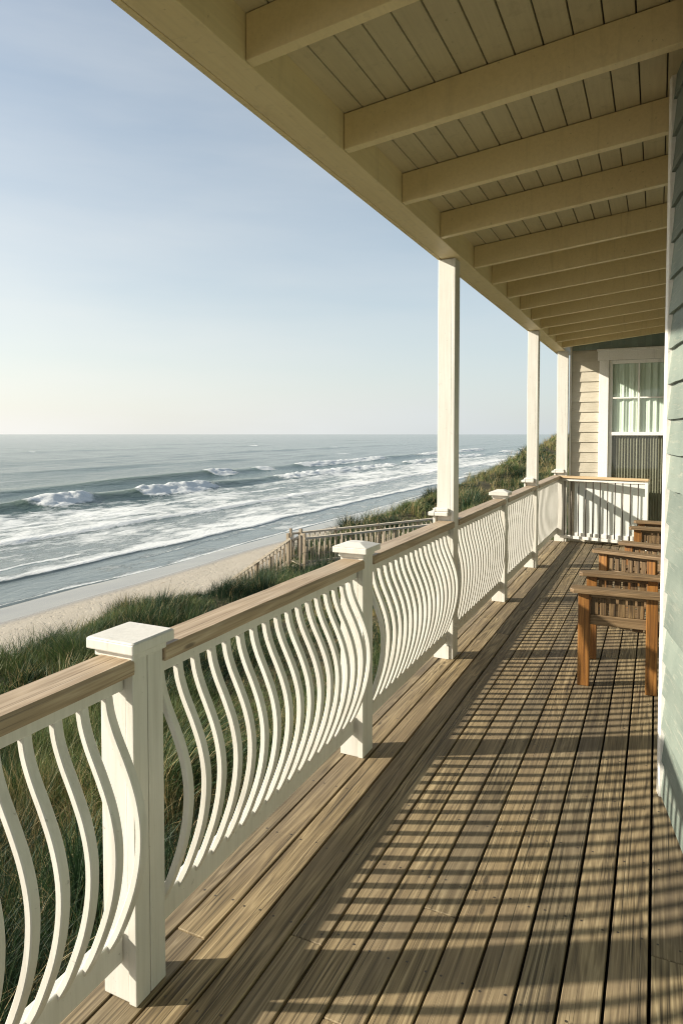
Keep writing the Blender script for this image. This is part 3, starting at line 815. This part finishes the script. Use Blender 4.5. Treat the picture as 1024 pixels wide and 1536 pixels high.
# ------------------------------------------------------------------ walkway and stairs to the beach
def tz(x_, y_): return float(terrain(np.array([x_]), np.array([y_]))[0])
A = Vector((-11.85, 21.3, -3.14)); B = Vector((-7.2, 27.2, -2.92))
dw = (B - A); LW = dw.length; dw.normalize(); sw = Vector((dw.y, -dw.x, 0)).normalized()   # sw: towards the viewer side
bw = thing('boardwalk', 'raised grey wooden walkway with picket railings crossing the dune', 'walkway', tuple(A))
b = MB(); n = int(LW / .15)
for i in range(n):
    p = dw * (i * .15 + .005)
    b.beam(p - sw * .65 + dw * .07, p + sw * .65 + dw * .07, .14, .035)
b.build('platform', M['oldx'], bw)
for side in (-.65, .65):
    o_ = sw * side
    for i in range(5):
        p = dw * (LW * i / 4) + o_
        b = MB(); b.beam(p + Vector((0, 0, -1.2)), p + Vector((0, 0, 1.08 + (.14 if i == 0 else 0))), .085, .085, up=(0, 1, 0)); b.build('post', M['old'], bw, .006)
    b = MB(); b.beam(o_ + Vector((0, 0, 1.02)), dw * LW + o_ + Vector((0, 0, 1.03)), .15, .07); b.build('handrail', M['oldx'], bw, .004)
    b = MB(); b.beam(o_ + Vector((0, 0, .16)), dw * LW + o_ + Vector((0, 0, .16)), .04, .08); b.build('bottom_rail', M['oldx'], bw, .004)
    npk = 34
    for i in range(npk):
        p = dw * (LW * (i + .5) / npk) + o_ * 1.03
        b = MB(); b.beam(p + Vector((0, 0, .08)), p + Vector((0, 0, 1.0)), .034, .03, up=(0, 1, 0)); b.build('picket', M['oldx'], bw)
st = thing('beach_stairs', 'wooden stairs with sloping handrails going down the dune to the sand', 'stairs', tuple(A))
ds = Vector((-1, -.12, 0)).normalized(); ss = Vector((-ds.y, ds.x, 0)) * -1
RUN, DROP = 2.75, 1.9
for side in (-.6, .6):
    o_ = ss * side
    b = MB(); b.beam(o_ + ds * .1 + Vector((0, 0, -.12)), o_ + ds * RUN + Vector((0, 0, -.12 - DROP)), .05, .26); b.build('stringer', M['oldx'], st)
    b = MB(); b.beam(o_ + Vector((0, 0, 1.03)), o_ + ds * RUN + Vector((0, 0, 1.03 - DROP)), .15, .08); b.build('handrail', M['oldx'], st)
    b = MB(); b.beam(o_ + ds * .05 + Vector((0, 0, .25)), o_ + ds * RUN + Vector((0, 0, .25 - DROP)), .04, .07); b.build('lower_rail', M['oldx'], st)
    for q in (0.04, .5, 1.0):
        p = o_ + ds * RUN * q - Vector((0, 0, DROP * q))
        b = MB(); b.beam(p + Vector((0, 0, -1.0)), p + Vector((0, 0, 1.06 if q > .1 else 1.28)), .11, .11, up=(0, 1, 0)); b.build('post', M['old'], st, .006)
    for i in range(18):
        q = (i + .7) / 19
        p = o_ * 1.03 + ds * RUN * q - Vector((0, 0, DROP * q))
        b = MB(); b.beam(p + Vector((0, 0, .2)), p + Vector((0, 0, .98)), .032, .03, up=(0, 1, 0)); b.build('picket', M['old'], st)
for i in range(10):
    p = ds * RUN * (i + .5) / 10 - Vector((0, 0, DROP * (i + .5) / 10))
    b = MB(); b.beam(p - ss * .57, p + ss * .57, .27, .04); b.build('tread', M['oldx'], st)
# slatted sand fence in front of the walkway
f0 = Vector((-11.3, 20.5, 0)); f1 = Vector((-7.4, 22.6, 0)); df = f1 - f0; LF = df.length; df.normalize()
sf = thing('sand_fence', 'low thin slatted sand fence standing in grass before the raised walkway', 'fence', (f0.x, f0.y, 0))
for i in range(48):
    p = df * (LF * i / 47); z0 = tz(f0.x + p.x, f0.y + p.y)
    h = .95 + random.uniform(-.08, .06); ln = Vector((random.uniform(-.03, .03), random.uniform(-.03, .03), 0))
    b = MB(); b.beam(p + Vector((0, 0, z0 - .1)), p + ln + Vector((0, 0, z0 + h)), .035, .012, up=(0, 1, 0)); b.build('slat', M['old'], sf)
for i in range(4):
    p = df * (LF * i / 3) + Vector((.03, -.05, 0)); z0 = tz(f0.x + p.x, f0.y + p.y)
    b = MB(); b.tube([p + Vector((0, 0, z0 - .3)), p + Vector((0, 0, z0 + 1.35))], .035, 8); b.build('stake', M['old'], sf, smooth=True)
for hz in (.3, .7):
    pts = [df * (LF * i / 12) + Vector((0, -.012, hz + tz(f0.x + (df * (LF * i / 12)).x, f0.y + (df * (LF * i / 12)).y))) for i in range(13)]
    b = MB(); b.tube(pts, .006, 5); b.build('wire', M['steel'], sf, smooth=True)

# ------------------------------------------------------------------ light, sky, camera
w = bpy.data.worlds.new('World'); SC.world = w; w.use_nodes = True
n = w.node_tree.nodes; l = w.node_tree.links; bg = n['Background']
sky = n.new('ShaderNodeTexSky'); sky.sky_type = 'NISHITA'; sky.sun_disc = False
sky.sun_elevation = SUN_EL
sky.sun_rotation = math.atan2(-math.cos(SUN_AZ), -math.sin(SUN_AZ)) % (2 * math.pi)
sky.altitude = 0; sky.air_density = 1.0; sky.dust_density = 1.0; sky.ozone_density = 1.0
tc = n.new('ShaderNodeTexCoord'); sep = n.new('ShaderNodeSeparateXYZ'); l.new(tc.outputs['Generated'], sep.inputs[0])
def wm(op, a, b):
    q = n.new('ShaderNodeMath'); q.operation = op
    for i, v_ in enumerate((a, b)):
        if isinstance(v_, (int, float)): q.inputs[i].default_value = v_
        else: l.new(v_, q.inputs[i])
    return q.outputs[0]
el = wm('MAXIMUM', sep.outputs[2], 0.0)
veil = wm('POWER', 2.718, wm('MULTIPLY', el, -3.3))            # thin marine haze, thickest at the horizon
mp = n.new('ShaderNodeMapping'); mp.inputs['Scale'].default_value = (1.2, 1.2, 7); l.new(tc.outputs['Generated'], mp.inputs[0])
cn = n.new('ShaderNodeTexNoise'); cn.inputs['Scale'].default_value = 2.4; cn.inputs['Detail'].default_value = 6; l.new(mp.outputs[0], cn.inputs[0])
fac = wm('ADD', wm('MULTIPLY', veil, .76), wm('MULTIPLY', wm('SUBTRACT', cn.outputs[0], .5), .34))
fac = wm('ADD', fac, .14)
sunny = n.new('ShaderNodeVectorMath'); sunny.operation = 'DOT_PRODUCT'; l.new(tc.outputs['Generated'], sunny.inputs[0])
sunny.inputs[1].default_value = (-math.cos(SUN_AZ), -math.sin(SUN_AZ), .25)
warm = n.new('ShaderNodeMix'); warm.data_type = 'RGBA'
l.new(wm('MINIMUM', wm('MAXIMUM', wm('ADD', wm('MULTIPLY', sunny.outputs['Value'], 1.2), .5), 0.0), 1.25), warm.inputs[0])
warm.inputs[6].default_value = (3.95, 4.2, 4.7, 1); warm.inputs[7].default_value = (5.95, 5.7, 5.75, 1)
smix = n.new('ShaderNodeMix'); smix.data_type = 'RGBA'
l.new(fac, smix.inputs[0]); l.new(sky.outputs[0], smix.inputs[6]); l.new(warm.outputs[2], smix.inputs[7])
tn = n.new('ShaderNodeMix'); tn.data_type = 'RGBA'; tn.blend_type = 'MULTIPLY'; tn.inputs[0].default_value = 1; tn.inputs[7].default_value = (.985, 1.015, .955, 1)
l.new(smix.outputs[2], tn.inputs[6]); l.new(tn.outputs[2], bg.inputs[0]); bg.inputs[1].default_value = .10

sd = bpy.data.lights.new('sun', 'SUN'); sd.energy = 5.0; sd.angle = math.radians(1.0); sd.color = (1.0, .915, .77)
so = bpy.data.objects.new('sun', sd); COL.objects.link(so)
tosun = Vector((-math.cos(SUN_AZ) * math.cos(SUN_EL), -math.sin(SUN_AZ) * math.cos(SUN_EL), math.sin(SUN_EL)))
so.rotation_euler = tosun.to_track_quat('Z', 'Y').to_euler(); so.location = (-6, -4, 8)

cd = bpy.data.cameras.new('camera'); co_ = bpy.data.objects.new('camera', cd); COL.objects.link(co_)
tau = math.radians(2.2)
co_.location = (0, 0, 1.62); co_.rotation_euler = (math.pi / 2 - tau, 0, math.radians(25.298))
cd.sensor_fit = 'VERTICAL'; cd.sensor_height = 36; cd.lens = 36 * 1000 / 1536
cd.shift_y = -.05116; cd.clip_start = .02; cd.clip_end = 40000
SC.camera = co_
SC.cycles.filter_width = 1.1
SC.view_settings.view_transform = 'Standard'; SC.view_settings.look = 'None'
SC.view_settings.exposure = 0.74; SC.view_settings.gamma = 1.0
